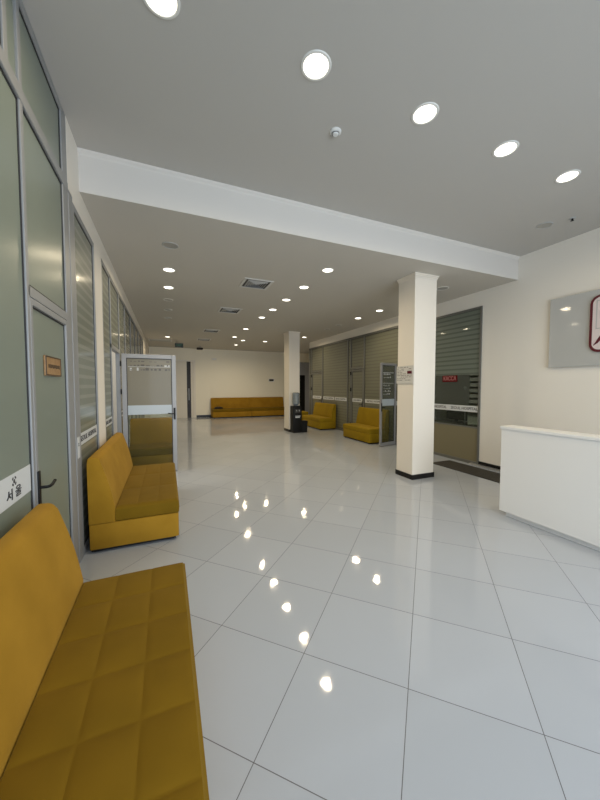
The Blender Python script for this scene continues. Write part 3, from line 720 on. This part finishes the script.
def vent(x, y, label, hx=0.27, hy=0.27):
    t = thing('ceiling_vent', label, 'vent', (x, y, ZL), 0, 'square ceiling vents')
    bm = bmesh.new(); w_ = 0.045
    for a in ((-hx, -hx+w_, -hy, hy), (hx-w_, hx, -hy, hy), (-hx+w_, hx-w_, -hy, -hy+w_), (-hx+w_, hx-w_, hy-w_, hy)): box(bm, *a, -0.012, 0, 0.003)
    obj('frame', bm, M['vent_white'], t)
    obj('backing', B(-hx+w_, hx-w_, -hy+w_, hy-w_, -0.004, -0.0005), M['grille_dark'], t)
    bm = bmesh.new(); n = 11        # four-way louvres: fins in four triangles
    for i in range(1, n):
        f = i/n; s = (hx-w_)*f
        for a in range(4):
            c_, s_ = [(1, 0), (0, 1), (-1, 0), (0, -1)][a]
            if i % 2 == 0: continue
            p0, p1 = (-s, -s), (s, -s)
            pts = []
            for p, dz in ((p0, -0.004), (p1, -0.004), (p1, -0.016), (p0, -0.016)):
                yy = p[1]+(0.022 if dz == -0.016 else 0.0)
                pts.append((p[0]*c_-yy*s_, p[0]*s_+yy*c_, dz))
            vs = [bm.verts.new(p) for p in pts]; vt = [bm.verts.new((p[0], p[1], p[2]-0.003)) for p in pts]
            bm.faces.new(vs); bm.faces.new(vt[::-1])
            for k in range(4): bm.faces.new((vs[k], vt[k], vt[(k+1) % 4], vs[(k+1) % 4]))
    obj('louvre', bm, M['grey_plastic'], t)
for i, (x, y) in enumerate(((1.575, 5.83), (1.50, 8.10), (1.457, 11.34), (1.45, 13.60))): vent(x, y, '%s square ceiling vent from the beam, between the downlight rows' % ORD[i])
t = thing('access_panel', 'long grey ceiling panel above the open door on the left', 'ceiling panel', (-0.20, 14.5, ZL))
obj('frame', B(-0.45, 0.45, -0.30, 0.30, -0.012, 0, 0.003), M['vent_white'], t); obj('grille', B(-0.40, 0.40, -0.26, 0.26, -0.016, -0.011), M['grey_plastic'], t)
t = thing('exit_sign', 'small green exit sign hanging from the low ceiling above the open door', 'sign', (0.53, 14.6, 3.37))
obj('body', B(-0.17, 0.17, -0.02, 0.02, -0.09, 0.09, 0.004), M['green'], t)
for x in (-0.12, 0.12): obj('rod', tube(bmesh.new(), [(x, 0, 0.088), (x, 0, ZL-3.37)], 0.005), M['steel'], t)
text_mesh('lettering', 'EXIT', 0.11, (0, -0.0215, 0), (1, 0, 0), (0, 0, 1), M['exit_mark'], t, width=0.20)
t = thing('security_camera', 'small dark security camera under the ceiling near the back wall', 'camera', (1.50, 15.9, ZL))
obj('bracket', lathe(bmesh.new(), [(0, 0), (0.06, 0), (0.06, -0.02), (0.02, -0.03), (0.02, -0.09), (0, -0.09)], n=20), M['grey_plastic'], t, True)
bm = bmesh.new(); tube(bm, [(0.10, -0.13, -0.13), (-0.10, 0.10, -0.11)], 0.055, 16); obj('body', bm, M['grille_dark'], t, True)
bm = bmesh.new(); tube(bm, [(0.115, -0.147, -0.1315), (0.10, -0.13, -0.13)], 0.038, 16); obj('lens', bm, M['black'], t, True)
t = thing('wall_panel', 'small dark control panel on the back wall above the sofas', 'control panel', (5.44, YB, 1.945))
obj('housing', B(-0.16, 0.16, -0.03, 0, -0.085, 0.085, 0.006), M['white'], t); obj('screen', B(-0.13, 0.13, -0.034, -0.029, -0.05, 0.055), M['black'], t)
t = thing('wall_sensor', 'small pale sensor box high on the back wall', 'sensor', (2.32, YB, 3.02))
obj('housing', B(-0.13, 0.13, -0.04, 0, -0.06, 0.06, 0.01), M['wall'], t); obj('lens', B(-0.05, 0.05, -0.046, -0.038, -0.03, 0.03, 0.004), M['white'], t)
